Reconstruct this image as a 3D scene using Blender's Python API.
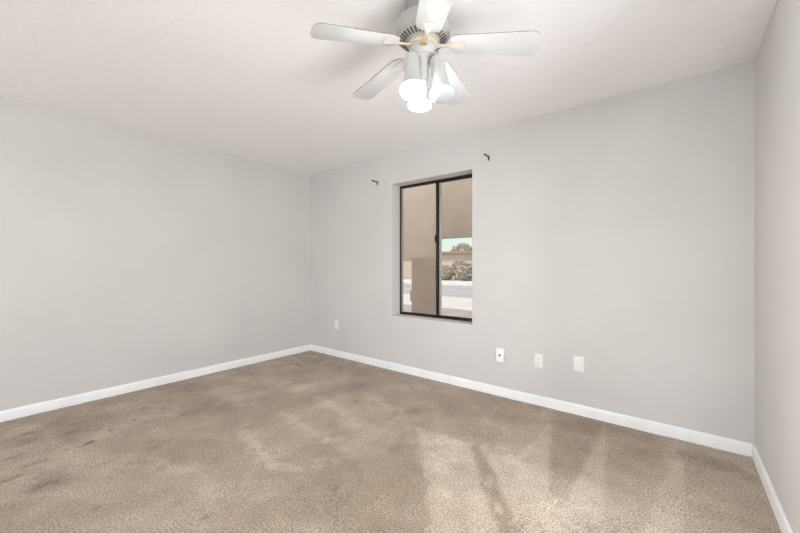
import bpy, bmesh, math, random
import numpy as np
from mathutils import Vector, Matrix, noise

for o in list(bpy.data.objects):
    bpy.data.objects.remove(o)
S = bpy.context.scene
COL = S.collection
random.seed(4)
rng = np.random.default_rng(11)

# ------------------------------------------------------------------ camera
F_PX = 349.5
YAW = math.atan(277 / F_PX)
EYE = 1.178
cam_d = bpy.data.cameras.new('camera')
cam = bpy.data.objects.new('camera', cam_d)
COL.objects.link(cam)
cam.location = (0, 0, EYE)
cam.rotation_euler = (math.pi / 2, 0, YAW)
cam_d.sensor_width = 36
cam_d.lens = 36 * F_PX / 800
cam_d.shift_y = -0.0015
cam_d.clip_start = 0.02
S.camera = cam

# ------------------------------------------------------------------ light
world = bpy.data.worlds.new('sky')
S.world = world
world.use_nodes = True
wn = world.node_tree.nodes
wn.clear()
w_out = wn.new('ShaderNodeOutputWorld')
w_bg = wn.new('ShaderNodeBackground')
w_sky = wn.new('ShaderNodeTexSky')
w_sky.sky_type = 'NISHITA'
w_sky.sun_disc = False
w_sky.sun_elevation = math.radians(50)
w_sky.sun_rotation = math.radians(200)
w_sky.air_density = 1.0
w_sky.dust_density = 1.0
w_sky.ozone_density = 0.6
w_bg.inputs['Strength'].default_value = 0.20
world.node_tree.links.new(w_sky.outputs[0], w_bg.inputs[0])
world.node_tree.links.new(w_bg.outputs[0], w_out.inputs[0])

SUN_STRENGTH = 3.5
sun_d = bpy.data.lights.new('sun', 'SUN')
sun_d.energy = SUN_STRENGTH
sun_d.angle = math.radians(1.0)
sun_d.color = (1.0, 0.89, 0.76)
sun = bpy.data.objects.new('sun', sun_d)
COL.objects.link(sun)
sun.rotation_euler = (math.radians(28), 0, math.radians(-20))

# added fill lamps outside three unseen windows made up to carry them
def window_fill(loc, yaw, w, h, power, color, tilt=12):
    d = bpy.data.lights.new('window_fill', 'AREA')
    d.shape = 'RECTANGLE'
    d.size, d.size_y = w, h
    d.energy = power
    d.color = color
    o = bpy.data.objects.new('window_fill', d)
    COL.objects.link(o)
    o.location = loc
    o.rotation_euler = (math.radians(90 + tilt), 0, math.radians(yaw))


FILL_FRONT, FILL_RIGHT, FILL_LEFT = 100, 90, 350
COOL, WARM = (0.83, 0.945, 1.09), (0.955, 0.965, 1.06)
window_fill((-1.81, -3.60, 1.20), 0, 3.2, 1.9, FILL_FRONT, COOL, 10)
window_fill((0.80, 1.15, 1.10), 64, 1.5, 2.0, FILL_RIGHT, WARM, 18)
window_fill((-4.40, -2.20, 1.25), -90, 1.7, 1.8, FILL_LEFT, WARM, 2)

BULB_STRENGTH = 105.0

S.view_settings.view_transform = 'Standard'
S.view_settings.look = 'None'
S.view_settings.gamma = 1
S.view_settings.exposure = -0.10
S.view_settings.use_curve_mapping = False

# ------------------------------------------------------------------ helpers
XL, XR, YB, YF, H = -3.993, 0.374, 3.036, -3.20, 2.44
TW = 0.20


def srgb(r, g, b):
    def c(v):
        v /= 255
        return v / 12.92 if v <= 0.04045 else ((v + 0.055) / 1.055) ** 2.4
    return (c(r), c(g), c(b), 1)


def mat(name, col, rough=0.6, metal=0.0, spec=0.5, emit=None, estr=0.0):
    m = bpy.data.materials.new(name)
    m.use_nodes = True
    b = m.node_tree.nodes['Principled BSDF']
    b.inputs['Base Color'].default_value = col
    b.inputs['Roughness'].default_value = rough
    b.inputs['Metallic'].default_value = metal
    b.inputs['Specular IOR Level'].default_value = spec
    if emit:
        b.inputs['Emission Color'].default_value = emit
        b.inputs['Emission Strength'].default_value = estr
    return m


def N(m, t, **kw):
    n = m.node_tree.nodes.new(t)
    for k, v in kw.items():
        setattr(n, k, v)
    return n


def L(m, a, b):
    m.node_tree.links.new(a, b)


def bsdf(m):
    return m.node_tree.nodes['Principled BSDF']


def noisy(name, c1, c2, scale, rough=0.6, bump=0.0, bump_scale=None, bump_dist=0.01, spec=0.5, detail=4.0, lo=0.35, hi=0.65, metal=0.0):
    """Principled material whose colour wanders between two tints, with an optional fine bump."""
    m = mat(name, c1, rough, metal, spec)
    tc = N(m, 'ShaderNodeTexCoord')
    nz = N(m, 'ShaderNodeTexNoise')
    nz.inputs['Scale'].default_value = scale
    nz.inputs['Detail'].default_value = detail
    L(m, tc.outputs['Object'], nz.inputs['Vector'])
    r = N(m, 'ShaderNodeValToRGB')
    r.color_ramp.elements[0].position = lo
    r.color_ramp.elements[1].position = hi
    r.color_ramp.elements[0].color = c1
    r.color_ramp.elements[1].color = c2
    L(m, nz.outputs['Fac'], r.inputs['Fac'])
    L(m, r.outputs['Color'], bsdf(m).inputs['Base Color'])
    if bump:
        nb = N(m, 'ShaderNodeTexNoise')
        nb.inputs['Scale'].default_value = bump_scale or scale * 10
        nb.inputs['Detail'].default_value = 5
        L(m, tc.outputs['Object'], nb.inputs['Vector'])
        bp = N(m, 'ShaderNodeBump')
        bp.inputs['Strength'].default_value = bump
        bp.inputs['Distance'].default_value = bump_dist
        L(m, nb.outputs['Fac'], bp.inputs['Height'])
        L(m, bp.outputs['Normal'], bsdf(m).inputs['Normal'])
    return m


class MB:
    def __init__(self):
        self.bm = bmesh.new()

    def box(self, x0, x1, y0, y1, z0, z1, bevel=0.0, seg=2, M=None):
        b = bmesh.new()
        vs = [b.verts.new((x, y, z)) for x in (x0, x1) for y in (y0, y1) for z in (z0, z1)]
        for f in ((0, 1, 3, 2), (4, 6, 7, 5), (0, 4, 5, 1), (2, 3, 7, 6), (0, 2, 6, 4), (1, 5, 7, 3)):
            b.faces.new([vs[i] for i in f])
        bmesh.ops.recalc_face_normals(b, faces=b.faces)
        if bevel:
            bmesh.ops.bevel(b, geom=list(b.edges), offset=bevel, segments=seg, profile=0.5, affect='EDGES')
        return self.merge(b, M)

    def merge(self, b, M=None):
        if M is not None:
            bmesh.ops.transform(b, matrix=M, verts=b.verts)
        me = bpy.data.meshes.new('tmp')
        b.to_mesh(me)
        b.free()
        self.bm.from_mesh(me)
        bpy.data.meshes.remove(me)
        return self

    def lathe(self, prof, seg=48, M=None):
        """prof: list of (r, z); r = 0 closes to a point."""
        b = bmesh.new()
        rings = []
        for r, z in prof:
            if r < 1e-6:
                rings.append([b.verts.new((0, 0, z))])
            else:
                rings.append([b.verts.new((r * math.cos(2 * math.pi * k / seg), r * math.sin(2 * math.pi * k / seg), z)) for k in range(seg)])
        for a, c in zip(rings, rings[1:]):
            for k in range(seg):
                k2 = (k + 1) % seg
                if len(a) == 1 and len(c) == 1:
                    continue
                if len(a) == 1:
                    b.faces.new((a[0], c[k2], c[k]))
                elif len(c) == 1:
                    b.faces.new((a[k], a[k2], c[0]))
                else:
                    b.faces.new((a[k], a[k2], c[k2], c[k]))
        bmesh.ops.recalc_face_normals(b, faces=b.faces)
        return self.merge(b, M)

    def prism(self, pts, z0, z1, M=None, bevel=0.0):
        b = bmesh.new()
        lo = [b.verts.new((x, y, z0)) for x, y in pts]
        hi = [b.verts.new((x, y, z1)) for x, y in pts]
        n = len(pts)
        b.faces.new(lo[::-1])
        b.faces.new(hi)
        for k in range(n):
            b.faces.new((lo[k], lo[(k + 1) % n], hi[(k + 1) % n], hi[k]))
        bmesh.ops.recalc_face_normals(b, faces=b.faces)
        if bevel:
            es = [e for e in b.edges if abs(e.verts[0].co.z - e.verts[1].co.z) < 1e-7]
            bmesh.ops.bevel(b, geom=es, offset=bevel, segments=2, profile=0.5, affect='EDGES')
        return self.merge(b, M)

    def tube(self, pts, rad, seg=12, cap=True):
        b = bmesh.new()
        pts = [Vector(p) for p in pts]
        n = len(pts)
        rads = rad if isinstance(rad, (list, tuple)) else [rad] * n
        rings = []
        up = None
        for i, p in enumerate(pts):
            t = (pts[min(i + 1, n - 1)] - pts[max(i - 1, 0)]).normalized()
            if up is None:
                up = t.orthogonal().normalized()
            up = (up - t * up.dot(t)).normalized()
            s = t.cross(up)
            rings.append([b.verts.new(p + (up * math.cos(2 * math.pi * k / seg) + s * math.sin(2 * math.pi * k / seg)) * rads[i]) for k in range(seg)])
        for a, c in zip(rings, rings[1:]):
            for k in range(seg):
                b.faces.new((a[k], a[(k + 1) % seg], c[(k + 1) % seg], c[k]))
        if cap:
            b.faces.new(rings[0])
            b.faces.new(rings[-1])
        bmesh.ops.recalc_face_normals(b, faces=b.faces)
        return self.merge(b)

    def build(self, name, m, parent=None, loc=(0, 0, 0), smooth=True, angle=35):
        me = bpy.data.meshes.new(name)
        bmesh.ops.remove_doubles(self.bm, verts=self.bm.verts, dist=1e-6)
        self.bm.to_mesh(me)
        self.bm.free()
        o = bpy.data.objects.new(name, me)
        COL.objects.link(o)
        if m:
            me.materials.append(m)
        o.location = loc
        if parent:
            o.parent = parent
        if smooth:
            me.polygons.foreach_set('use_smooth', [True] * len(me.polygons))
            me.set_sharp_from_angle(angle=math.radians(angle))
        return o


def tag(o, label=None, cat=None, group=None, kind=None):
    for k, v in (('label', label), ('category', cat), ('group', group), ('kind', kind)):
        if v:
            o[k] = v
    return o


def empty(name, loc, rz=0.0, parent=None):
    o = bpy.data.objects.new(name, None)
    COL.objects.link(o)
    o.location = loc
    o.rotation_euler = (0, 0, rz)
    o.empty_display_size = 0.1
    if parent:
        o.parent = parent
    return o


FWD = Vector((-math.sin(YAW), math.cos(YAW), 0))
RGT = Vector((math.cos(YAW), math.sin(YAW), 0))

# ------------------------------------------------------------------ materials


def wall_paint(name, base):
    """Eggshell paint on hand-textured drywall: soft roller mottling, scuffs and patched spots."""
    m = mat(name, base, 0.62, 0, 0.35)
    tc = N(m, 'ShaderNodeTexCoord')
    n1 = N(m, 'ShaderNodeTexNoise')
    n1.inputs['Scale'].default_value = 1.6
    n1.inputs['Detail'].default_value = 5
    L(m, tc.outputs['Object'], n1.inputs['Vector'])
    r1 = N(m, 'ShaderNodeValToRGB')
    r1.color_ramp.elements[0].position = 0.30
    r1.color_ramp.elements[1].position = 0.68
    d = tuple(c * 0.955 for c in base[:3]) + (1,)
    u = tuple(min(1, c * 1.02) for c in base[:3]) + (1,)
    r1.color_ramp.elements[0].color = d
    r1.color_ramp.elements[1].color = u
    L(m, n1.outputs['Fac'], r1.inputs['Fac'])
    # faint warm scuffs, stretched sideways
    mp = N(m, 'ShaderNodeMapping')
    mp.inputs['Scale'].default_value = (1.2, 1.2, 4.0)
    L(m, tc.outputs['Object'], mp.inputs['Vector'])
    n2 = N(m, 'ShaderNodeTexNoise')
    n2.inputs['Scale'].default_value = 1.3
    n2.inputs['Detail'].default_value = 6
    n2.inputs['Roughness'].default_value = 0.6
    L(m, mp.outputs['Vector'], n2.inputs['Vector'])
    r2 = N(m, 'ShaderNodeValToRGB')
    r2.color_ramp.elements[0].position = 0.60
    r2.color_ramp.elements[1].position = 0.78
    r2.color_ramp.elements[0].color = (0, 0, 0, 1)
    r2.color_ramp.elements[1].color = (0.30, 0.30, 0.30, 1)
    L(m, n2.outputs['Fac'], r2.inputs['Fac'])
    mx = N(m, 'ShaderNodeMix', data_type='RGBA')
    mx.inputs['B'].default_value = (base[0] * 0.93, base[1] * 0.885, base[2] * 0.83, 1)
    L(m, r2.outputs['Color'], mx.inputs['Factor'])
    L(m, r1.outputs['Color'], mx.inputs['A'])
    L(m, mx.outputs['Result'], bsdf(m).inputs['Base Color'])
    nb = N(m, 'ShaderNodeTexNoise')
    nb.inputs['Scale'].default_value = 55
    nb.inputs['Detail'].default_value = 3
    L(m, tc.outputs['Object'], nb.inputs['Vector'])
    bp = N(m, 'ShaderNodeBump')
    bp.inputs['Strength'].default_value = 0.20
    bp.inputs['Distance'].default_value = 0.004
    L(m, nb.outputs['Fac'], bp.inputs['Height'])
    L(m, bp.outputs['Normal'], bsdf(m).inputs['Normal'])
    return m


PAINT = srgb(214, 211, 207)
M_wall = wall_paint('greige_wall_paint', PAINT)


def ceiling_mat():
    """White ceiling with trowel-drag texture."""
    m = mat('trowelled_ceiling', srgb(251, 250, 249), 0.75, 0, 0.25)
    tc = N(m, 'ShaderNodeTexCoord')
    mp = N(m, 'ShaderNodeMapping')
    mp.inputs['Rotation'].default_value = (0, 0, 0.9)
    mp.inputs['Scale'].default_value = (1.0, 2.2, 1)
    L(m, tc.outputs['Object'], mp.inputs['Vector'])
    n1 = N(m, 'ShaderNodeTexNoise')
    n1.inputs['Scale'].default_value = 5.0
    n1.inputs['Detail'].default_value = 7
    n1.inputs['Roughness'].default_value = 0.55
    n1.inputs['Distortion'].default_value = 0.6
    L(m, mp.outputs['Vector'], n1.inputs['Vector'])
    r = N(m, 'ShaderNodeValToRGB')
    r.color_ramp.elements[0].position = 0.46
    r.color_ramp.elements[1].position = 0.60
    L(m, n1.outputs['Fac'], r.inputs['Fac'])
    bp = N(m, 'ShaderNodeBump')
    bp.inputs['Strength'].default_value = 0.18
    bp.inputs['Distance'].default_value = 0.006
    L(m, r.outputs['Color'], bp.inputs['Height'])
    L(m, bp.outputs['Normal'], bsdf(m).inputs['Normal'])
    return m


M_ceil = ceiling_mat()
M_trim = noisy('white_trim_paint', srgb(250, 250, 249), srgb(244, 244, 242), 6, 0.38, spec=0.45)
M_plate = noisy('white_plastic_plate', srgb(244, 243, 239), srgb(238, 237, 233), 30, 0.3)
M_slot = noisy('dark_slot', srgb(40, 38, 36), srgb(55, 52, 48), 40, 0.6)
M_steel = noisy('dull_screw_steel', srgb(120, 118, 112), srgb(150, 147, 140), 60, 0.35, metal=0.8)
M_black = noisy('black_iron', srgb(24, 23, 22), srgb(36, 34, 32), 80, 0.45)
M_bronze = noisy('dark_bronze_aluminium', srgb(30, 27, 25), srgb(44, 40, 37), 30, 0.4, metal=0.3)
M_seal = noisy('grey_glazing_seal', srgb(178, 175, 168), srgb(160, 157, 150), 30, 0.45)
M_fanwhite = noisy('white_fan_enamel', srgb(186, 186, 183), srgb(178, 177, 173), 9, 0.32, spec=0.5)
M_blade = noisy('white_fan_blade', srgb(203, 204, 202), srgb(196, 197, 194), 5, 0.26, spec=0.5)
M_bladetop = noisy('blade_edge_dust', srgb(120, 112, 100), srgb(150, 142, 130), 40, 0.8)
M_housing = noisy('grey_housing_enamel', srgb(174, 173, 168), srgb(164, 162, 157), 9, 0.4, spec=0.4)  # greyer than the enamel of the lamp cans
M_canopy = noisy('grey_canopy_enamel', srgb(150, 148, 143), srgb(138, 136, 131), 9, 0.5, spec=0.4)  # darkest grey of the fan enamels
M_almond = noisy('yellowed_almond_plastic', srgb(214, 207, 193), srgb(207, 197, 180), 12, 0.45)
M_band = noisy('tan_motor_band', srgb(212, 200, 176), srgb(200, 184, 156), 14, 0.5)
M_gold = noisy('gold_badge', srgb(205, 165, 70), srgb(180, 140, 50), 30, 0.35, metal=0.4)
M_bulbon = mat('lit_bulb_glass', (1, 0.97, 0.92, 1), 0.4, emit=(1.0, 0.975, 0.98, 1), estr=BULB_STRENGTH)
M_bulboff = noisy('unlit_frosted_bulb', srgb(205, 205, 210), srgb(198, 198, 205), 20, 0.25)


def glass_mat():
    m = bpy.data.materials.new('window_glass')
    m.use_nodes = True
    nt = m.node_tree
    nt.nodes.clear()
    out = nt.nodes.new('ShaderNodeOutputMaterial')
    mix = nt.nodes.new('ShaderNodeMixShader')
    tr = nt.nodes.new('ShaderNodeBsdfTransparent')
    gl = nt.nodes.new('ShaderNodeBsdfGlossy')
    fr = nt.nodes.new('ShaderNodeFresnel')
    fr.inputs['IOR'].default_value = 1.35
    tr.inputs['Color'].default_value = (0.95, 0.95, 0.93, 1)
    gl.inputs['Roughness'].default_value = 0.02
    nt.links.new(fr.outputs[0], mix.inputs[0])
    nt.links.new(tr.outputs[0], mix.inputs[1])
    nt.links.new(gl.outputs[0], mix.inputs[2])
    nt.links.new(mix.outputs[0], out.inputs[0])
    return m


M_glass = glass_mat()

# ------------------------------------------------------------------ room shell


def holed_wall(name, m, x0, x1, z0, z1, hx0, hx1, hz0, hz1, y_in, y_out, side=False):
    """A wall slab in the XZ plane with one rectangular opening and its reveals."""
    b = bmesh.new()
    xs, zs = [x0, hx0, hx1, x1], [z0, hz0, hz1, z1]
    vi = {}
    for s, y in ((0, y_in), (1, y_out)):
        for i, x in enumerate(xs):
            for j, z in enumerate(zs):
                vi[s, i, j] = b.verts.new((x, y, z))
    for s in (0, 1):
        for i in range(3):
            for j in range(3):
                if i == 1 and j == 1:
                    continue
                b.faces.new((vi[s, i, j], vi[s, i + 1, j], vi[s, i + 1, j + 1], vi[s, i, j + 1]))
    for i in range(3):
        for j in (0, 3):
            b.faces.new((vi[0, i, j], vi[0, i + 1, j], vi[1, i + 1, j], vi[1, i, j]))
            b.faces.new((vi[0, j, i], vi[0, j, i + 1], vi[1, j, i + 1], vi[1, j, i]))
    for a, c in (((1, 1), (2, 1)), ((1, 2), (2, 2)), ((1, 1), (1, 2)), ((2, 1), (2, 2))):
        b.faces.new((vi[0, a[0], a[1]], vi[0, c[0], c[1]], vi[1, c[0], c[1]], vi[1, a[0], a[1]]))
    bmesh.ops.recalc_face_normals(b, faces=b.faces)
    # soften the drywall bead round the opening
    ed = []
    for e in b.edges:
        v0, v1 = e.verts[0].co, e.verts[1].co
        if abs(v0.y - y_in) < 1e-5 and abs(v1.y - y_in) < 1e-5 and all(hx0 - 1e-5 <= v.x <= hx1 + 1e-5 and hz0 - 1e-5 <= v.z <= hz1 + 1e-5 for v in (v0, v1)):
            ed.append(e)
    bmesh.ops.bevel(b, geom=ed, offset=0.006, segments=3, profile=0.5, affect='EDGES')
    if side:                                            # turn the slab into a wall along Y
        for v in b.verts:
            v.co = (v.co.y, v.co.x, v.co.z)
        bmesh.ops.recalc_face_normals(b, faces=b.faces)
    k = MB()
    k.merge(b)
    return tag(k.build(name, m, smooth=True, angle=30), kind='structure')


WX0, WX1, WZ0, WZ1 = -2.527, -1.531, 0.612, 2.094       # window opening in the back wall
holed_wall('wall_back', M_wall, XL - TW, XR + TW, -0.1, H + 0.1, WX0, WX1, WZ0, WZ1, YB, YB + TW)
FX0, FX1, FZ0, FZ1 = -3.40, -0.22, 0.45, 2.12             # added window behind the camera, made to let fill light in
holed_wall('wall_front', M_wall, XL - TW, XR + TW, -0.1, H + 0.1, FX0, FX1, FZ0, FZ1, YF, YF - TW)
LY0, LY1 = -2.95, -1.45  # unseen side-wall openings, added for the fill lamps
RY0, RY1 = 0.60, 1.84
holed_wall('wall_left', M_wall, YF, YB, -0.1, H + 0.1, LY0, LY1, 0.45, 2.12, XL, XL - TW, side=True)
holed_wall('wall_right', M_wall, YF, YB, -0.1, H + 0.1, RY0, RY1, 0.16, 2.12, XR, XR + TW, side=True)
tag(MB().box(XL, XR, YF, YB, H, H + 0.1).build('ceiling', M_ceil), kind='structure')

# ------------------------------------------------------------------ carpet


def px_floor(px, py):
    """Where a spot of carpet lies on the ground (metres)."""
    d = FWD + RGT * ((px - 400) / F_PX)
    s = -EYE / ((265.3 - py) / F_PX)
    return (d.x * s, d.y * s)


def carpet():
    step = 0.0125
    nx = int((XR - XL) / step) + 1
    ny = int((YB - YF) / step) + 1
    xs = np.linspace(XL, XR, nx)
    ys = np.linspace(YF, YB, ny)
    X, Y = np.meshgrid(xs, ys)

    def inside(poly):
        r = np.zeros(X.shape, bool)
        n = len(poly)
        for i in range(n):
            x1, y1 = poly[i]
            x2, y2 = poly[(i + 1) % n]
            c = ((y1 > Y) != (y2 > Y)) & (X < (x2 - x1) * (Y - y1) / (y2 - y1 + 1e-12) + x1)
            r ^= c
        return r

    def dist(poly, closed=True):
        d = np.full(X.shape, 9.0)
        n = len(poly)
        for i in range(n if closed else n - 1):
            ax, ay = poly[i]
            bx, by = poly[(i + 1) % n]
            vx, vy = bx - ax, by - ay
            t = np.clip(((X - ax) * vx + (Y - ay) * vy) / (vx * vx + vy * vy + 1e-12), 0, 1)
            d = np.minimum(d, np.hypot(X - ax - t * vx, Y - ay - t * vy))
        return d

    def sm(t):
        t = np.clip(t, 0, 1)
        return t * t * (3 - 2 * t)

    # low-frequency wobble
    def fbm(sc, seed, oct=3):
        out = np.zeros(X.shape)
        amp = 1.0
        for o in range(oct):
            g = np.random.default_rng(seed + o).normal(size=(int((YB - YF) * sc * 2 ** o) + 4, int((XR - XL) * sc * 2 ** o) + 4))
            u = (X - XL) * sc * 2 ** o
            v = (Y - YF) * sc * 2 ** o
            i, j = u.astype(int), v.astype(int)
            fu, fv = sm(u - i), sm(v - j)
            out += amp * ((g[j, i] * (1 - fu) + g[j, i + 1] * fu) * (1 - fv) + (g[j + 1, i] * (1 - fu) + g[j + 1, i + 1] * fu) * fv)
            amp *= 0.55
        return out

    nap_and_light = np.zeros(X.shape)            # + lighter, - darker: brushed pile, plus painted brightening on the right
    wob = fbm(6, 3)
    rag = fbm(16, 9, 3)

    def patch(pts, amt, soft=0.03, ragged=0.035, fade=None):
        nonlocal nap_and_light
        p = [px_floor(*q) for q in pts]
        d = dist(p)
        sd = np.where(inside(p), d, -d) + ragged * rag * 0.5
        k = sm((sd + soft) / (2 * soft))
        if fade:
            a, c = px_floor(*fade[0]), px_floor(*fade[1])
            vx, vy = c[0] - a[0], c[1] - a[1]
            t = ((X - a[0]) * vx + (Y - a[1]) * vy) / (vx * vx + vy * vy)
            k = k * sm(1 - t)
        nap_and_light += amt * k * (1 + 0.18 * rag)

    def streak(pts, w, amt, ragged=0.02):
        nonlocal nap_and_light
        p = [px_floor(*q) for q in pts]
        d = dist(p, False) + 0.03 * rag
        nap_and_light += 0.95 * amt * sm(1 - d / (w * 1.45)) * (1 + 0.3 * rag)

    # vacuum tracks on the near right: light strokes with one crisp edge each
    patch([(417, 427), (432, 432), (455, 438), (470, 441), (480, 462), (492, 492), (510, 540), (434, 540), (425, 480)], 0.80, 0.022, 0.03)
    patch([(476, 441), (494, 447), (498, 458), (512, 455), (524, 462), (533, 480), (545, 492), (556, 515), (575, 545), (512, 545), (492, 470)], 0.72, 0.03, 0.05)
    patch([(549, 421), (553, 424), (547, 492), (535, 487), (522, 468), (508, 462), (535, 440)], 0.55, 0.012, 0.012)
    patch([(604, 424), (606, 426), (604, 520), (585, 535), (555, 520), (575, 485), (590, 455)], 0.55, 0.010, 0.012)
    patch([(663, 447), (676, 449), (684, 458), (686, 545), (640, 545), (655, 500), (668, 470)], 0.50, 0.010, 0.012)
    patch([(547, 422), (604, 424), (598, 440), (575, 478), (552, 490)], -0.35, 0.03, 0.03)
    patch([(604, 424), (664, 446), (664, 472), (640, 510), (612, 500)], -0.18, 0.03, 0.05)
    patch([(690, 448), (752, 460), (768, 500), (700, 490)], 0.10, 0.05, 0.05)
    patch([(470, 447), (476, 445), (492, 470), (507, 505), (520, 545), (500, 545), (487, 500)], -0.95, 0.022, 0.02)
    patch([(400, 410), (440, 400), (480, 415), (500, 428), (470, 440), (440, 432), (415, 425)], -0.22, 0.05, 0.05)
    patch([(395, 440), (416, 430), (432, 540), (350, 540), (372, 490)], -0.35, 0.06, 0.06)
    streak([(300, 388), (330, 382), (343, 378)], 0.10, 0.55)
    streak([(318, 398), (340, 410), (356, 424)], 0.07, 0.65)
    streak([(282, 412), (305, 428), (328, 440)], 0.06, 0.75)
    streak([(328, 440), (352, 456)], 0.05, 0.35)
    streak([(243, 432), (256, 446), (268, 464), (296, 468)], 0.05, 0.85)
    streak([(365, 394), (385, 404), (396, 412)], 0.06, 0.5)
    streak([(395, 420), (404, 412), (418, 420)], 0.05, 0.5)
    streak([(180, 366), (220, 376), (300, 386)], 0.12, 0.35)
    streak([(210, 380), (240, 400), (252, 404)], 0.10, 0.35)
    streak([(110, 470), (150, 462), (185, 470)], 0.07, 0.55)
    streak([(40, 425), (70, 455), (80, 462)], 0.05, 0.35)
    streak([(470, 433), (486, 415), (500, 404)], 0.06, 0.35)
    streak([(200, 470), (215, 500), (200, 533)], 0.07, 0.35)
    # darker patches and smudges on the carpet
    soil_and_tone = np.zeros(X.shape)

    def blot(c, rx, ry, amt, rot=0.0):
        nonlocal soil_and_tone
        cx, cy = px_floor(*c)
        u = (X - cx) * math.cos(rot) + (Y - cy) * math.sin(rot)
        v = -(X - cx) * math.sin(rot) + (Y - cy) * math.cos(rot)
        d = np.hypot(u / rx, v / ry) + 0.28 * rag
        soil_and_tone += amt * sm(1.25 - d)

    def mark(a, c, w, amt):
        nonlocal soil_and_tone
        p = [px_floor(*a), px_floor(*c)]
        d = dist(p, False) + 0.012 * rag
        soil_and_tone += amt * sm(1 - d / w)

    blot((205, 405), 0.42, 0.20, 0.28, 0.5)
    blot((75, 425), 0.40, 0.22, 0.26, 0.2)
    blot((45, 480), 0.22, 0.12, 0.26, 0.3)
    blot((20, 440), 0.25, 0.14, 0.20, 0.2)
    blot((160, 385), 0.40, 0.14, 0.25, 0.4)
    blot((270, 372), 0.45, 0.18, 0.14, 0.5)
    blot((340, 365), 0.50, 0.20, 0.12, -0.3)
    blot((440, 400), 0.50, 0.22, 0.08, -0.2)
    blot((335, 470), 0.25, 0.14, 0.28, 0.9)
    blot((240, 430), 0.20, 0.12, 0.18, 0.7)
    blot((715, 462), 0.22, 0.08, 0.20, -0.2)
    blot((310, 360), 0.5, 0.10, 0.15, 0.0)  # broad darker tone in the far corner
    for a, c, w, k in (((79, 447), (93, 441), .022, .85), ((104, 433), (122, 427), .020, .75), ((60, 436), (76, 430), .02, .35),
                       ((15, 436), (32, 432), .02, .4), ((5, 441), (14, 438), .02, .35), ((38, 487), (58, 480), .025, .22),
                       ((96, 466), (120, 458), .02, .25), ((24, 452), (40, 446), .02, .25), ((4, 460), (20, 455), .025, .4),
                       ((70, 425), (85, 420), .02, .25), ((130, 412), (148, 406), .02, .25), ((112, 440), (128, 436), .02, .3),
                       ((2, 482), (22, 474), .02, .35), ((30, 465), (44, 460), .02, .3), ((98, 404), (104, 402), .03, .4),
                       ((296, 364), (300, 366), .035, .85), ((291, 364), (294, 363), .02, .4), ((280, 370), (283, 369), .02, .35)):
        mark(a, c, w, k)
    for c, rr, k in (((134, 420), .022, .8), ((144.5, 422), .016, .6), ((355, 402), .030, .45), ((97, 508), .02, .4), ((203, 518), .02, .3), ((402, 437), .03, .2)):
        blot(c, rr, rr, k)
    blot((180, 460), 0.10, 0.05, 0.2)
    # one yellowed spill
    yel = np.zeros(X.shape)
    for c, rx, ry, k in (((388, 494), .13, .09, .40), ((372, 515), .10, .07, .25), ((400, 478), .07, .05, .2)):
        cx, cy = px_floor(*c)
        d = np.hypot((X - cx) / rx, (Y - cy) / ry) + 0.28 * rag
        yel += k * sm(1.3 - d)

    nap_and_light += 0.55 * np.clip((X + 1.2) / 1.4, 0, 1) * np.clip((Y - 0.9) / 0.8, 0, 1)      # colour lightened by the right-hand wall in place of missing light
    nap_and_light += 0.20 * wob + 0.12 * fbm(2.2, 31)
    soil_and_tone += 0.10 * np.clip(fbm(2.6, 57), 0, None) + 0.06 * np.clip(fbm(9, 77), 0, None)
    # height: the brushed pile stands a little differently; a soft ripple only
    Z = 0.0012 * wob + 0.0006 * rag
    verts = np.stack([X, Y, Z], -1).reshape(-1, 3)
    idx = np.arange(nx * ny).reshape(ny, nx)
    quads = np.stack([idx[:-1, :-1], idx[:-1, 1:], idx[1:, 1:], idx[1:, :-1]], -1).reshape(-1, 4)
    me = bpy.data.meshes.new('floor')
    me.from_pydata(verts.tolist(), [], quads.tolist())
    me.polygons.foreach_set('use_smooth', [True] * len(me.polygons))
    a = me.attributes.new('wear_and_light', 'FLOAT_COLOR', 'POINT')
    c = np.zeros((nx * ny, 4), np.float32)
    c[:, 0] = np.clip(0.5 + 0.30 * nap_and_light.ravel(), 0, 1)
    c[:, 1] = np.clip(soil_and_tone.ravel(), 0, 1)
    c[:, 2] = np.clip(yel.ravel(), 0, 1)
    c[:, 3] = 1
    a.data.foreach_set('color', c.ravel())
    o = bpy.data.objects.new('floor', me)
    COL.objects.link(o)

    m = mat('beige_cut_pile_carpet', srgb(176, 158, 138), 0.95, 0, 0.1)
    bsdf(m).inputs['Sheen Weight'].default_value = 0.25
    bsdf(m).inputs['Sheen Roughness'].default_value = 0.6
    at = N(m, 'ShaderNodeAttribute', attribute_name='wear_and_light')
    sp = N(m, 'ShaderNodeSeparateColor')
    L(m, at.outputs['Color'], sp.inputs['Color'])
    nr = N(m, 'ShaderNodeValToRGB')
    nr.color_ramp.elements[0].position = 0.2
    nr.color_ramp.elements[1].position = 0.85
    nr.color_ramp.elements[0].color = srgb(*CARPET_DARK)
    nr.color_ramp.elements[1].color = srgb(*CARPET_LIGHT)
    e = nr.color_ramp.elements.new(0.5)
    e.color = srgb(*CARPET_MID)
    L(m, sp.outputs['Red'], nr.inputs['Fac'])
    mx = N(m, 'ShaderNodeMix', data_type='RGBA')
    mx.inputs['B'].default_value = srgb(*CARPET_SOIL)
    L(m, sp.outputs['Green'], mx.inputs['Factor'])
    L(m, nr.outputs['Color'], mx.inputs['A'])
    mx2 = N(m, 'ShaderNodeMix', data_type='RGBA')
    mx2.inputs['B'].default_value = srgb(*CARPET_SPILL)
    L(m, sp.outputs['Blue'], mx2.inputs['Factor'])
    L(m, mx.outputs['Result'], mx2.inputs['A'])
    # tuft grain
    tc = N(m, 'ShaderNodeTexCoord')
    g1 = N(m, 'ShaderNodeTexNoise')
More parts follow.
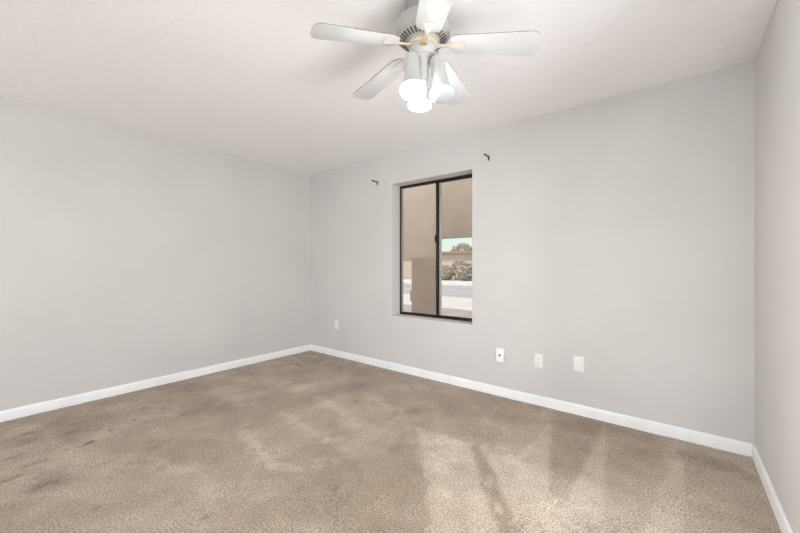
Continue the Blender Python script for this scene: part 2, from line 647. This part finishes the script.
    g1.inputs['Scale'].default_value = 115
    g1.inputs['Detail'].default_value = 3
    g1.inputs['Roughness'].default_value = 0.8
    L(m, tc.outputs['Object'], g1.inputs['Vector'])
    gr = N(m, 'ShaderNodeValToRGB')
    gr.color_ramp.elements[0].position = 0.36
    gr.color_ramp.elements[1].position = 0.60
    gr.color_ramp.elements[0].color = (0.40, 0.38, 0.35, 1)
    gr.color_ramp.elements[1].color = (1.30, 1.30, 1.30, 1)
    L(m, g1.outputs['Fac'], gr.inputs['Fac'])
    mu = N(m, 'ShaderNodeMix', data_type='RGBA', blend_type='MULTIPLY')
    mu.inputs['Factor'].default_value = 1
    L(m, mx2.outputs['Result'], mu.inputs['A'])
    L(m, gr.outputs['Color'], mu.inputs['B'])
    L(m, mu.outputs['Result'], bsdf(m).inputs['Base Color'])
    bp = N(m, 'ShaderNodeBump')
    bp.inputs['Strength'].default_value = 0.7
    bp.inputs['Distance'].default_value = 0.01
    L(m, g1.outputs['Fac'], bp.inputs['Height'])
    L(m, bp.outputs['Normal'], bsdf(m).inputs['Normal'])
    me.materials.append(m)
    return tag(o, kind='structure')


CARPET_DARK, CARPET_MID, CARPET_LIGHT = (152, 134, 112), (176, 157, 134), (214, 197, 175)
CARPET_SOIL, CARPET_SPILL = (92, 78, 66), (170, 146, 108)
carpet()
tag(MB().box(XL - TW, XR + TW, YF - TW, YB + TW, -0.25, -0.1).build('foundation_slab', noisy('slab_concrete', srgb(150, 148, 142), srgb(165, 162, 155), 4, 0.9)), kind='structure')

# ------------------------------------------------------------------ baseboards
BB_H, BB_T = 0.080, 0.013


def baseboard(name, p0, p1, inward):
    """Run of moulded baseboard: square foot, eased top."""
    p0, p1 = Vector(p0), Vector(p1)
    d = (p1 - p0)
    ln = d.length
    ang = math.atan2(d.y, d.x)
    prof = [(0, -0.01), (BB_T, -0.01), (BB_T, BB_H * 0.80), (BB_T * 0.86, BB_H * 0.88), (BB_T * 0.62, BB_H * 0.95), (BB_T * 0.45, BB_H), (0, BB_H)]
    b = bmesh.new()
    A = [b.verts.new((0, inward * y, z)) for y, z in prof]
    B = [b.verts.new((ln, inward * y, z)) for y, z in prof]
    n = len(prof)
    b.faces.new(A)
    b.faces.new(B[::-1])
    for k in range(n):
        b.faces.new((A[k], B[k], B[(k + 1) % n], A[(k + 1) % n]))
    bmesh.ops.recalc_face_normals(b, faces=b.faces)
    k = MB()
    k.merge(b)
    o = k.build(name, M_trim, loc=(p0.x, p0.y, 0), smooth=True, angle=25)
    o.rotation_euler = (0, 0, ang)
    return tag(o, kind='structure')


JX = 0.068
baseboard('baseboard_left', (XL, YF, 0), (XL, YB - BB_T, 0), -1)
baseboard('baseboard_back', (XL, YB, 0), (JX - 0.001, YB, 0), -1)
baseboard('baseboard_back', (JX + 0.001, YB, 0), (XR - BB_T, YB, 0), -1)
baseboard('baseboard_right', (XR, YF, 0), (XR, YB, 0), 1)
baseboard('baseboard_front', (XL + BB_T, YF, 0), (XR - BB_T, YF, 0), 1)

# ------------------------------------------------------------------ windows


def slider_window(name, x0, x1, z0, z1, y, s, side=0):
    """Two-pane horizontal slider; s = +1 when outdoors lies at +Y."""
    root = empty(name, ((x0 + x1) / 2, y, z0))
    if side:                                            # stands in a wall along Y
        root.location = (y, (x0 + x1) / 2, z0)
        root.rotation_euler = (0, 0, side * math.pi / 2)
    tag(root, kind='structure')
    w, h = x1 - x0, z1 - z0
    fw = 0.016
    hw = w / 2

    def ring(k, ax0, ax1, az0, az1, t, ya, yb):
        ya, yb = sorted((ya, yb))
        k.box(ax0, ax0 + t, ya, yb, az0, az1, 0.0015)
        k.box(ax1 - t, ax1, ya, yb, az0, az1, 0.0015)
        k.box(ax0 + t, ax1 - t, ya, yb, az0, az0 + t, 0.0015)
        k.box(ax0 + t, ax1 - t, ya, yb, az1 - t, az1, 0.0015)

    k = MB()
    ring(k, -hw, hw, 0, h, fw, 0, s * 0.045)
    k.box(-hw + fw, hw - fw, *sorted((s * 0.018, s * 0.022)), 0.02, 0.030)     # track rib
    k.build('window_frame', M_bronze, root)
    mid = 0.020
    ov = 0.030
    out = []
    for i, (a, c, ya, yb) in enumerate(((-hw + fw, mid, s * 0.004, s * 0.018), (mid - ov, hw - fw, s * 0.024, s * 0.040))):
        k = MB()
        ya, yb = sorted((ya, yb))
        st = 0.006 if i == 0 else 0.014
        mt = 0.024 if i == 0 else 0.034
        if i == 0:
            k.box(a, a + st, ya, yb, fw, h - fw, 0.001)
            k.box(c - mt, c, ya, yb, fw, h - fw, 0.001)
            lo, hi = a + st, c - mt
        else:
            k.box(a, a + mt, ya, yb, fw, h - fw, 0.001)
            k.box(c - st, c, ya, yb, fw, h - fw, 0.001)
            lo, hi = a + mt, c - st
        k.box(lo, hi, ya, yb, fw, fw + 0.014, 0.001)
        k.box(lo, hi, ya, yb, h - fw - 0.014, h - fw, 0.001)
        sash = k.build('window_sash', M_bronze, root)
        ym = (ya + yb) / 2
        zl, zh = fw + 0.014, h - fw - 0.014
        p = MB().box(lo, hi, ym - 0.002, ym + 0.002, zl, zh).build('window_pane', M_glass, sash)
        g = MB()
        yi = (ya, ym - 0.002) if s > 0 else (ym + 0.002, yb)
        for q in ((lo, lo + (0.014 if i == 0 else 0.028)), (hi - 0.004, hi)):
            g.box(q[0], q[1], yi[0], yi[1], zl, zh, 0.0008)
        g.build('glazing_seal', M_seal, sash)
        out.append((sash, a, c, ya, yb, lo, hi))
    # latch on the meeting stile and the two little stops in the track sash
    sa, a, c, ya, yb, lo, hi = out[0]
    yo = ya if s > 0 else yb
    lt = MB()
    lt.box(hi - 0.008, hi + 0.018, *sorted((yo, yo - s * 0.012)), h * 0.548, h * 0.605, 0.002)
    lt.box(hi - 0.004, hi + 0.006, *sorted((yo - s * 0.012, yo - s * 0.022)), h * 0.562, h * 0.59, 0.002)
    lt.build('latch', M_bronze, sa)
    sb, a, c, ya, yb, lo, hi = out[1]
    yo = ya if s > 0 else yb
    for zc in (h * 0.905, h * 0.105):
        q = MB()
        q.box(lo + 0.008, lo + 0.022, *sorted((yo, yo + s * 0.005)), zc - 0.008, zc - 0.005)
        q.box(lo + 0.008, lo + 0.022, *sorted((yo, yo + s * 0.005)), zc + 0.005, zc + 0.008)
        q.box(lo + 0.008, lo + 0.011, *sorted((yo, yo + s * 0.005)), zc - 0.005, zc + 0.005)
        q.box(lo + 0.019, lo + 0.022, *sorted((yo, yo + s * 0.005)), zc - 0.005, zc + 0.005)
        q.build('pane_clip', M_steel, sb)
    return root


slider_window('window_1', WX0, WX1, WZ0, WZ1, YB + 0.148, 1)
slider_window('added_window_front', FX0, FX1, FZ0, FZ1, YF - 0.148, -1)
slider_window('added_window_left', LY0, LY1, 0.45, 2.12, XL - 0.148, 1, 1)
slider_window('added_window_right', RY0, RY1, 0.16, 2.12, XR + 0.148, 1, -1)

# ------------------------------------------------------------------ ceiling fan
FANX, FANY = -0.966, 1.396
fan = empty('ceiling_fan', (FANX, FANY, H))
tag(fan, 'white five-blade ceiling fan with three spot lamps hanging from the ceiling', 'ceiling fan')
Z0 = EYE - H        # local z of the camera's height


def zl(v):          # height above the eye -> local z under the ceiling
    return v + Z0


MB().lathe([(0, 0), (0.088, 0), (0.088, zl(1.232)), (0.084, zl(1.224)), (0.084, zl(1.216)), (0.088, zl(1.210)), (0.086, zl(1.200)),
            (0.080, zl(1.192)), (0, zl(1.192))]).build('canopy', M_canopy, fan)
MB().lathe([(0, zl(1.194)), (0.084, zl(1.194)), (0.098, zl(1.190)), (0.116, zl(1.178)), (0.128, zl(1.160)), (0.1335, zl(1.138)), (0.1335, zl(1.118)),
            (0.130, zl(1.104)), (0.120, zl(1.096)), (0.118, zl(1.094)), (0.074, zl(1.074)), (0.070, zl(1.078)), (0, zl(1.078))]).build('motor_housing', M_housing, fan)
# dark bars on the sloping underside, coloured as the shade in cooling slots
k = MB()
ns = 34
for i in range(ns):
    a = 2 * math.pi * i / ns
    slope = math.atan2(0.020, 0.044)
    M = Matrix.Rotation(a, 4, 'Z') @ Matrix.Translation((0.099, 0, zl(1.0848))) @ Matrix.Rotation(-slope, 4, 'Y')
    k.box(-0.0155, 0.0155, -0.0050, 0.0050, -0.0008, 0.0012, M=M)
k.build('vent_slots', noisy('vent_shadow_grey', srgb(70, 68, 62), srgb(90, 86, 78), 40, 0.8), fan)
MB().lathe([(0, zl(1.082)), (0.070, zl(1.082)), (0.073, zl(1.074)), (0.073, zl(1.060)), (0.068, zl(1.056)), (0, zl(1.056))]).build('blade_hub', M_band, fan)
sw = MB().lathe([(0, zl(1.058)), (0.061, zl(1.058)), (0.063, zl(1.052)), (0.063, zl(1.012)), (0.060, zl(1.006)), (0.040, zl(1.003)), (0.034, zl(0.998)), (0.034, zl(0.978)), (0, zl(0.978))]).build('switch_housing', M_fanwhite, fan)
# oval maker's badge on the side facing the camera
ca = math.atan2(-FANY, -FANX)
ba = ca + 0.06
pts = [(0.020 * math.cos(t), 0.0085 * math.sin(t)) for t in [2 * math.pi * i / 28 for i in range(28)]]
M = Matrix.Rotation(ba, 4, 'Z') @ Matrix.Translation((0.0625, 0, zl(1.034))) @ Matrix.Rotation(math.pi / 2, 4, 'Z') @ Matrix.Rotation(math.pi / 2, 4, 'X')
b = MB().prism(pts, -0.0015, 0.0018, M)
# bend the badge round the drum
for v in b.bm.verts:
    r = math.hypot(v.co.x, v.co.y)
    want = 0.0648 if r > 0.0635 else 0.0625
    a = math.atan2(v.co.y, v.co.x)
    v.co.x, v.co.y = want * math.cos(a), want * math.sin(a)
tag(b.build('badge', M_gold, sw), 'small gold oval badge')

# blades
R_TIP, R_ROOT = 0.533, 0.128
PHASE = 25.5
Z_HUB, Z_TIP = zl(1.060), zl(1.000)
PITCH = math.radians(9)


def blade_outline():
    pts = []

    def arc(cx, cy, rx, ry, a0, a1, n=8):
        for i in range(n + 1):
            t = math.radians(a0 + (a1 - a0) * i / n)
            pts.append((cx + rx * math.cos(t), cy + ry * math.sin(t)))
    wr, wt, rt, rr = 0.058, 0.0715, 0.040, 0.044
    arc(R_ROOT + rr, -wr + rr, rr, rr, 180, 270)
    arc(R_TIP - rt, -wt + rt, rt, rt, 270, 360)
    arc(R_TIP - rt, wt - rt, rt, rt, 0, 90)
    arc(R_ROOT + rr, wr - rr, rr, rr, 90, 180)
    return pts


def iron_outline():
    half = [(0.060, 0.014), (0.080, 0.012), (0.105, 0.009), (0.128, 0.009), (0.150, 0.013), (0.172, 0.020), (0.188, 0.0245), (0.198, 0.0235), (0.203, 0.016), (0.205, 0.0)]
    return [(u, -v) for u, v in half] + [(u, v) for u, v in half[::-1][1:]]


droop = math.atan2(Z_HUB - Z_TIP, R_TIP - 0.06)
for i in range(5):
    a = math.radians(PHASE + 72 * i)
    M = Matrix.Rotation(a, 4, 'Z') @ Matrix.Translation((0.06, 0, Z_HUB)) @ Matrix.Rotation(droop, 4, 'Y') @ Matrix.Rotation(-PITCH, 4, 'X') @ Matrix.Translation((-0.06, 0, 0))
    kb = MB()
    kb.prism(blade_outline(), -0.003, 0.003, M, bevel=0.0012)
    bl = kb.build('blade', M_blade, fan)
    bl.data.materials.append(M_bladetop)
    # dust lies on the upper face
    up = (M.to_3x3() @ Vector((0, 0, 1)))
    for p in bl.data.polygons:
        if p.normal.dot(up) > -0.3:
            p.material_index = 1
    ki = MB()
    ki.prism(iron_outline(), -0.0085, -0.0031, M, bevel=0.0018)
    for u, v in ((0.172, 0.011), (0.172, -0.011), (0.192, 0.0)):
        Ms = M @ Matrix.Translation((u, v, -0.0085))
        ki.lathe([(0, -0.002), (0.003, -0.0015), (0.0042, 0.0005)], 10, Ms)
    ki.build('blade_iron', M_almond, bl)

# light kit
MB().lathe([(0, zl(0.984)), (0.032, zl(0.984)), (0.033, zl(0.955)), (0.030, zl(0.940)), (0.026, zl(0.900)), (0.020, zl(0.885)), (0.008, zl(0.880)), (0, zl(0.878))]).build('light_fitter', M_fanwhite, fan)


def fpos(lat, dep, up):
    """A point near the fan: to the right of, beyond and above (eye level) its axis."""
    v = RGT * lat + FWD * dep
    return Vector((v.x, v.y, zl(up)))


heads = (
    ((-0.058, -0.048, 0.985), (-0.050, -0.092, 0.796), True),
    ((0.064, -0.026, 0.990), (0.090, -0.050, 0.800), False),
    ((-0.006, 0.062, 0.985), (-0.010, 0.094, 0.812), True),
)
for top, bot, lit in heads:
    T, B = fpos(*top), fpos(*bot)
    d = (T - B)
    ln = d.length
    q = d.to_track_quat('Z', 'Y').to_matrix().to_4x4()
    M = Matrix.Translation(B) @ q
    k = MB()
    k.lathe([(0, ln), (0.026, ln), (0.0335, ln - 0.008), (0.0350, ln - 0.02), (0.0352, 0.090), (0.0372, 0.082), (0.0385, 0.055), (0.0420, 0.046), (0.0470, 0.034), (0.0480, 0.028),
             (0.0465, 0.028), (0.043, 0.038), (0.036, 0.05), (0.0335, 0.07), (0, 0.072)], 40, M)
    can = k.build('lamp_can', M_fanwhite, fan)
    # elbow arm to the fitter
    side = Vector((T.x, T.y, 0)).normalized()
    hz = zl(0.955)
    t_at = (hz - B.z) / (T.z - B.z)
    onax = B.lerp(T, t_at)
    MB().tube([Vector((side.x * 0.02, side.y * 0.02, hz)), Vector((side.x * 0.035, side.y * 0.035, hz)), onax - side * 0.028], 0.0095, 14).build('lamp_arm', M_fanwhite, can)
    # reflector bulb: neck hidden in the can, shallow domed face
    k = MB()
    k.lathe([(0.020, 0.070), (0.026, 0.055), (0.040, 0.036), (0.052, 0.024), (0.0570, 0.0155)], 40, M)
    k.build('bulb_reflector', M_bulboff, can)
    k = MB()
    k.lathe([(0.0570, 0.0155), (0.0580, 0.012), (0.0580, -0.001), (0.0562, -0.006), (0.050, -0.0105), (0.040, -0.0155), (0.026, -0.019), (0.012, -0.0205), (0, -0.021)], 40, M)
    tag(k.build('bulb_face', M_bulbon if lit else M_bulboff, can), 'glowing bulb face' if lit else 'unlit frosted bulb face')
k = MB()
c0 = fpos(0.058, -0.030, 1.020)
side = Vector((c0.x, c0.y, 0)).normalized()
k.tube([c0 - side * 0.008, c0 + side * 0.008, c0 + side * 0.012 + Vector((0, 0, -0.004)), c0 + side * 0.012 + Vector((0, 0, -0.016))], 0.0022, 8)
tag(k.build('pull_chain', M_black, fan), 'short dark pull-chain stub')

# ------------------------------------------------------------------ wall plates


def plate_root(name, x, z, label, cat, tilt=0.0, group=None, out=0.0):
    r = empty(name, (x, YB - out, z))
    r.rotation_euler = (tilt, 0, 0)
    return tag(r, label, cat, group)


def cover(root, w, h, t=0.006):
    k = MB()
    k.box(-w / 2, w / 2, -t, 0, -h / 2, h / 2, 0.0022, 3)
    return k.build('cover_plate', M_plate, root)


def screw(root, x, z, y=-0.006):
    k = MB()
    k.lathe([(0, 0.0014), (0.0022, 0.0012), (0.0034, 0.0)], 14, Matrix.Translation((x, y, z)) @ Matrix.Rotation(math.pi / 2, 4, 'X'))
    return k.build('screw', M_plate, root)


def duplex(x, z, label, w=0.070, h=0.115, group=None):
    r = plate_root('power_outlet', x, z, label, 'outlet', group=group)
    cover(r, w, h)
    for s in (-1, 1):
        k = MB()
        pts = []
        for i in range(24):
            t = 2 * math.pi * i / 24
            pts.append((max(-0.0165, min(0.0165, 0.019 * math.cos(t))), 0.0145 * math.sin(t)))
        M = Matrix.Translation((0, -0.006, s * 0.0195)) @ Matrix.Rotation(math.pi / 2, 4, 'X')
        k.prism(pts, -0.001, 0.002, M)
        rc = k.build('receptacle', M_plate, r)
        k = MB()
        for xx in (-0.0065, 0.0065):
            k.box(xx - 0.0008, xx + 0.0008, -0.0083, -0.0078, s * 0.0195 + 0.000, s * 0.0195 + 0.008)
        k.box(-0.002, 0.002, -0.0083, -0.0078, s * 0.0195 - 0.009, s * 0.0195 - 0.005)
        k.build('contact_slots', M_slot, rc)
    screw(r, 0, 0)
    return r


duplex(-3.446, 0.407, 'white outlet cover low on the back wall, left of the window near the corner')
# cable plate hanging off the wall at its foot
r = plate_root('cable_plate', -1.250, 0.368, 'white cable plate with a dark center jack, tilted out at its foot, below the window', 'wall plate', tilt=math.radians(-7), out=0.009)
cover(r, 0.078, 0.122)
k = MB()
M = Matrix.Translation((0, -0.006, 0)) @ Matrix.Rotation(math.pi / 2, 4, 'X')
k.lathe([(0.0085, 0.0), (0.0085, 0.003), (0.0055, 0.0035), (0.0055, 0.011), (0.003, 0.011), (0.003, 0.004), (0, 0.004)], 18, M)
k.build('coaxial_jack', M_slot, r)
screw(r, 0, 0.046)
screw(r, 0, -0.046)
MB().box(-0.024, 0.024, 0.0, 0.0075, -0.048, 0.048, 0.001).build('mounting_bracket', M_steel, r)
duplex(-0.914, 0.374, 'white outlet cover between the cable plate and the blank plate on the back wall')
r = plate_root('blank_plate', -0.606, 0.402, 'plain white blank cover plate, nearest to the right wall', 'wall plate')
cover(r, 0.074, 0.116)
MB().box(-0.0165, 0.0165, -0.0078, -0.0055, -0.0335, 0.0335, 0.001).build('blank_insert', M_plate, r)
screw(r, 0, 0.0485)
screw(r, 0, -0.0485)

# ------------------------------------------------------------------ curtain-rod brackets


def rod_bracket(x, z, label):
    r = tag(empty('curtain_rod_bracket', (x, YB, z)), label, 'bracket', 'curtain rod brackets')
    k = MB()
    k.box(-0.008, 0.008, -0.003, 0, -0.034, 0.012, 0.0012)
    k.build('wall_plate', M_black, r)
    k = MB()
    k.tube([(0, 0, 0.0), (0, -0.025, 0.0), (0, -0.055, 0.001), (0, -0.070, 0.003)], 0.0058, 10)
    k.build('arm', M_black, r)
    k = MB()
    n = 12
    pts = []
    for i in range(n + 1):
        t = math.pi + math.pi * i / n
        pts.append((0, -0.076 + 0.014 * math.cos(t), 0.010 + 0.014 * math.sin(t)))
    k.tube(pts, 0.0055, 8)
    k.build('rod_cradle', M_black, r)
    for zz in (-0.027, 0.008):
        kk = MB()
        kk.lathe([(0, 0.0014), (0.002, 0.0012), (0.003, 0.0)], 10, Matrix.Translation((0, -0.003, zz)) @ Matrix.Rotation(math.pi / 2, 4, 'X'))
        kk.build('screw', M_steel, r)
    return r


rod_bracket(-2.745, 2.150, 'small black curtain rod bracket on the wall left of the window')
rod_bracket(-1.362, 2.178, 'small black curtain rod bracket on the wall right of the window')

# ------------------------------------------------------------------ outdoors
M_stucco = noisy('peach_stucco', srgb(212, 195, 178), srgb(204, 186, 168), 3, 0.9, bump=0.4, bump_scale=60, bump_dist=0.01)
M_block = noisy('brown_block_paint', srgb(174, 157, 143), srgb(166, 148, 134), 3, 0.9, bump=0.3, bump_scale=50)
M_patio = noisy('patio_concrete', srgb(190, 178, 164), srgb(178, 166, 152), 2, 0.9)
M_drive = noisy('pale_driveway', srgb(232, 226, 214), srgb(222, 216, 204), 0.8, 0.9)
M_road = noisy('grey_asphalt', srgb(196, 192, 184), srgb(186, 182, 175), 0.6, 0.9)
M_kerb = noisy('white_kerb', srgb(236, 233, 226), srgb(226, 223, 216), 1, 0.9)
M_leaf = noisy('washed_pale_leaves', srgb(182, 170, 150), srgb(200, 188, 168), 3, 0.85)  # leaf colour paled to stand for the reflection washing over the pane
M_bark = noisy('grey_bark', srgb(120, 108, 94), srgb(100, 90, 78), 8, 0.9)
M_roof = noisy('tan_roof_tiles', srgb(176, 150, 128), srgb(164, 138, 118), 2, 0.9)
M_fwin = noisy('far_window_glass', srgb(90, 96, 100), srgb(70, 76, 80), 1, 0.1)
GZ = -0.12


def strip(name, m, y0, y1, z=GZ, th=0.3):
    return tag(MB().box(-45, 20, y0, y1, z - th, z).build(name, m), kind='structure')


strip('patio_slab', M_patio, YB + TW, 9.2)
strip('driveway', M_drive, 9.2, 12.65, GZ - 0.004)
strip('street', M_road, 12.65, 20.4, GZ - 0.03)
strip('kerb_strip', M_kerb, 20.4, 25.6, GZ + 0.02)
strip('front_yard', M_patio, 25.6, 60.0, GZ)
tag(MB().box(XL - 0.6, XR + 0.6, YF - TW - 2.4, YF - TW, 2.36, 2.50).build('sun_block_overhang', M_stucco), kind='structure')  # added slab out of view, keeps the sun out of the front window

# peach stucco porch front, opposite the window
PY = 4.9
porch = empty('porch_front', (-4.5, PY, GZ))
tag(porch, 'peach stucco porch front with deep overhead beam outside the window', 'porch')


def pbox(name, x0, x1, y0, y1, z0, z1, m=M_stucco, bev=0.01):
    return MB().box(x0 + 4.5, x1 + 4.5, y0 - PY, y1 - PY, z0 - GZ, z1 - GZ, bev).build(name, m, porch)


pbox('pier', -4.9, -4.05, PY, PY + 0.30, GZ, 3.2)
M_beam = noisy('darker_tan_beam', srgb(196, 179, 161), srgb(188, 170, 152), 3, 0.85)  # darker than the stucco of the drop panel
pbox('drop_panel', -4.05, -3.13, PY, PY + 0.10, 1.27, 3.2)
pbox('beam', -3.13, 1.2, PY, PY + 0.10, 1.615, 3.2, M_beam)
pbox('pier', 1.2, 1.8, PY, PY + 0.30, GZ, 3.2)

# toothed end of the brown block wall, course by course
low = MB()
nc = 8
ch = (1.295 - GZ) / nc
for i in range(nc):
    xl = -3.405 - (0.03 if i % 2 == 0 and i < nc - 2 else 0.0)
    low.box(xl, -2.945, 4.60, 4.72, GZ + i * ch, GZ + (i + 1) * ch - 0.0015, 0.0015)
tag(low.build('garden_wall', M_block, smooth=False), 'low brown block wall with a toothed end, seen through the left pane', 'wall')

# house across the street
hs = empty('house', (-22, 32, GZ))
tag(hs, 'peach house across the street behind the bushes', 'house')
MB().box(-10, 10, 0, 8, 0, 2.62).build('house_wall', M_stucco, hs)
b = bmesh.new()
v = [b.verts.new(p) for p in ((-10.4, -0.4, 2.58), (10.4, -0.4, 2.58), (10.4, 8.4, 2.58), (-10.4, 8.4, 2.58), (-7, 4, 2.95), (7, 4, 2.95))]
for f in ((0, 1, 5, 4), (1, 2, 5), (2, 3, 4, 5), (3, 0, 4), (0, 3, 2, 1)):
    b.faces.new([v[i] for i in f])
k = MB()
k.merge(b)
k.build('roof', M_roof, hs)
for x in (-6, 0):
    fr = MB().box(x - 0.8, x + 0.8, -0.06, 0.0, 0.9, 2.0, 0.01).build('house_window', M_kerb, hs)
    MB().box(x - 0.7, x + 0.7, -0.08, -0.05, 1.0, 1.9).build('house_pane', M_fwin, fr)


def bush(x, y, r, h, label, name='bush', trunk=0.0):
    root = empty(name, (x, y, GZ))
    tag(root, label, 'tree' if trunk else 'bush')
    k = MB()
    zc = trunk + h / 2
    b = bmesh.new()
    for i in range(900):
        th = random.uniform(0, 2 * math.pi)
        u = random.uniform(-1, 1)
        rr = random.uniform(0.55, 1.0) ** 0.5
        wob = 1 + 0.25 * noise.noise(Vector((math.cos(th) * 2 + x, math.sin(th) * 2, u * 2)))
        c = Vector((r * rr * wob * math.sqrt(1 - u * u) * math.cos(th), r * rr * wob * math.sqrt(1 - u * u) * math.sin(th), zc + h / 2 * u * rr * wob))
        s = random.uniform(0.05, 0.11) * (r ** 0.5)
        d1 = Vector((random.gauss(0, 1), random.gauss(0, 1), random.gauss(0, 1))).normalized()
        d2 = d1.orthogonal().normalized()
        vs = [b.verts.new(c + d1 * s * 1.6), b.verts.new(c + d2 * s), b.verts.new(c - d1 * s * 1.6), b.verts.new(c - d2 * s)]
        b.faces.new(vs)
    k.merge(b)
    k.build('foliage', M_leaf, root, smooth=False)
    s = MB()
    s.tube([(0, 0, 0), (0.03, 0.02, zc * 0.5), (0, 0, zc)], [0.09, 0.07, 0.03], 8)
    for q in range(4):
        t = q * 1.6 + 0.4
        s.tube([(0, 0, zc * 0.5), (r * 0.5 * math.cos(t), r * 0.5 * math.sin(t), zc)], [0.045, 0.015], 6)
    s.build('stem', M_bark, root)
    return root


for (x, y, r, h, lab) in ((-15.9, 26.4, 0.78, 1.25, 'low pale bush just right of the window mullion'),
                          (-15.5, 28.6, 0.95, 1.75, 'tallest pale bush, behind and between the two low bushes'),
                          (-13.95, 26.4, 0.80, 1.30, 'low pale bush at the right edge of the right pane')):
    bush(x, y, r, h, lab)
bush(-23.6, 44, 1.6, 2.6, 'pale tree rising behind the roof of the far house', 'tree', 1.8)
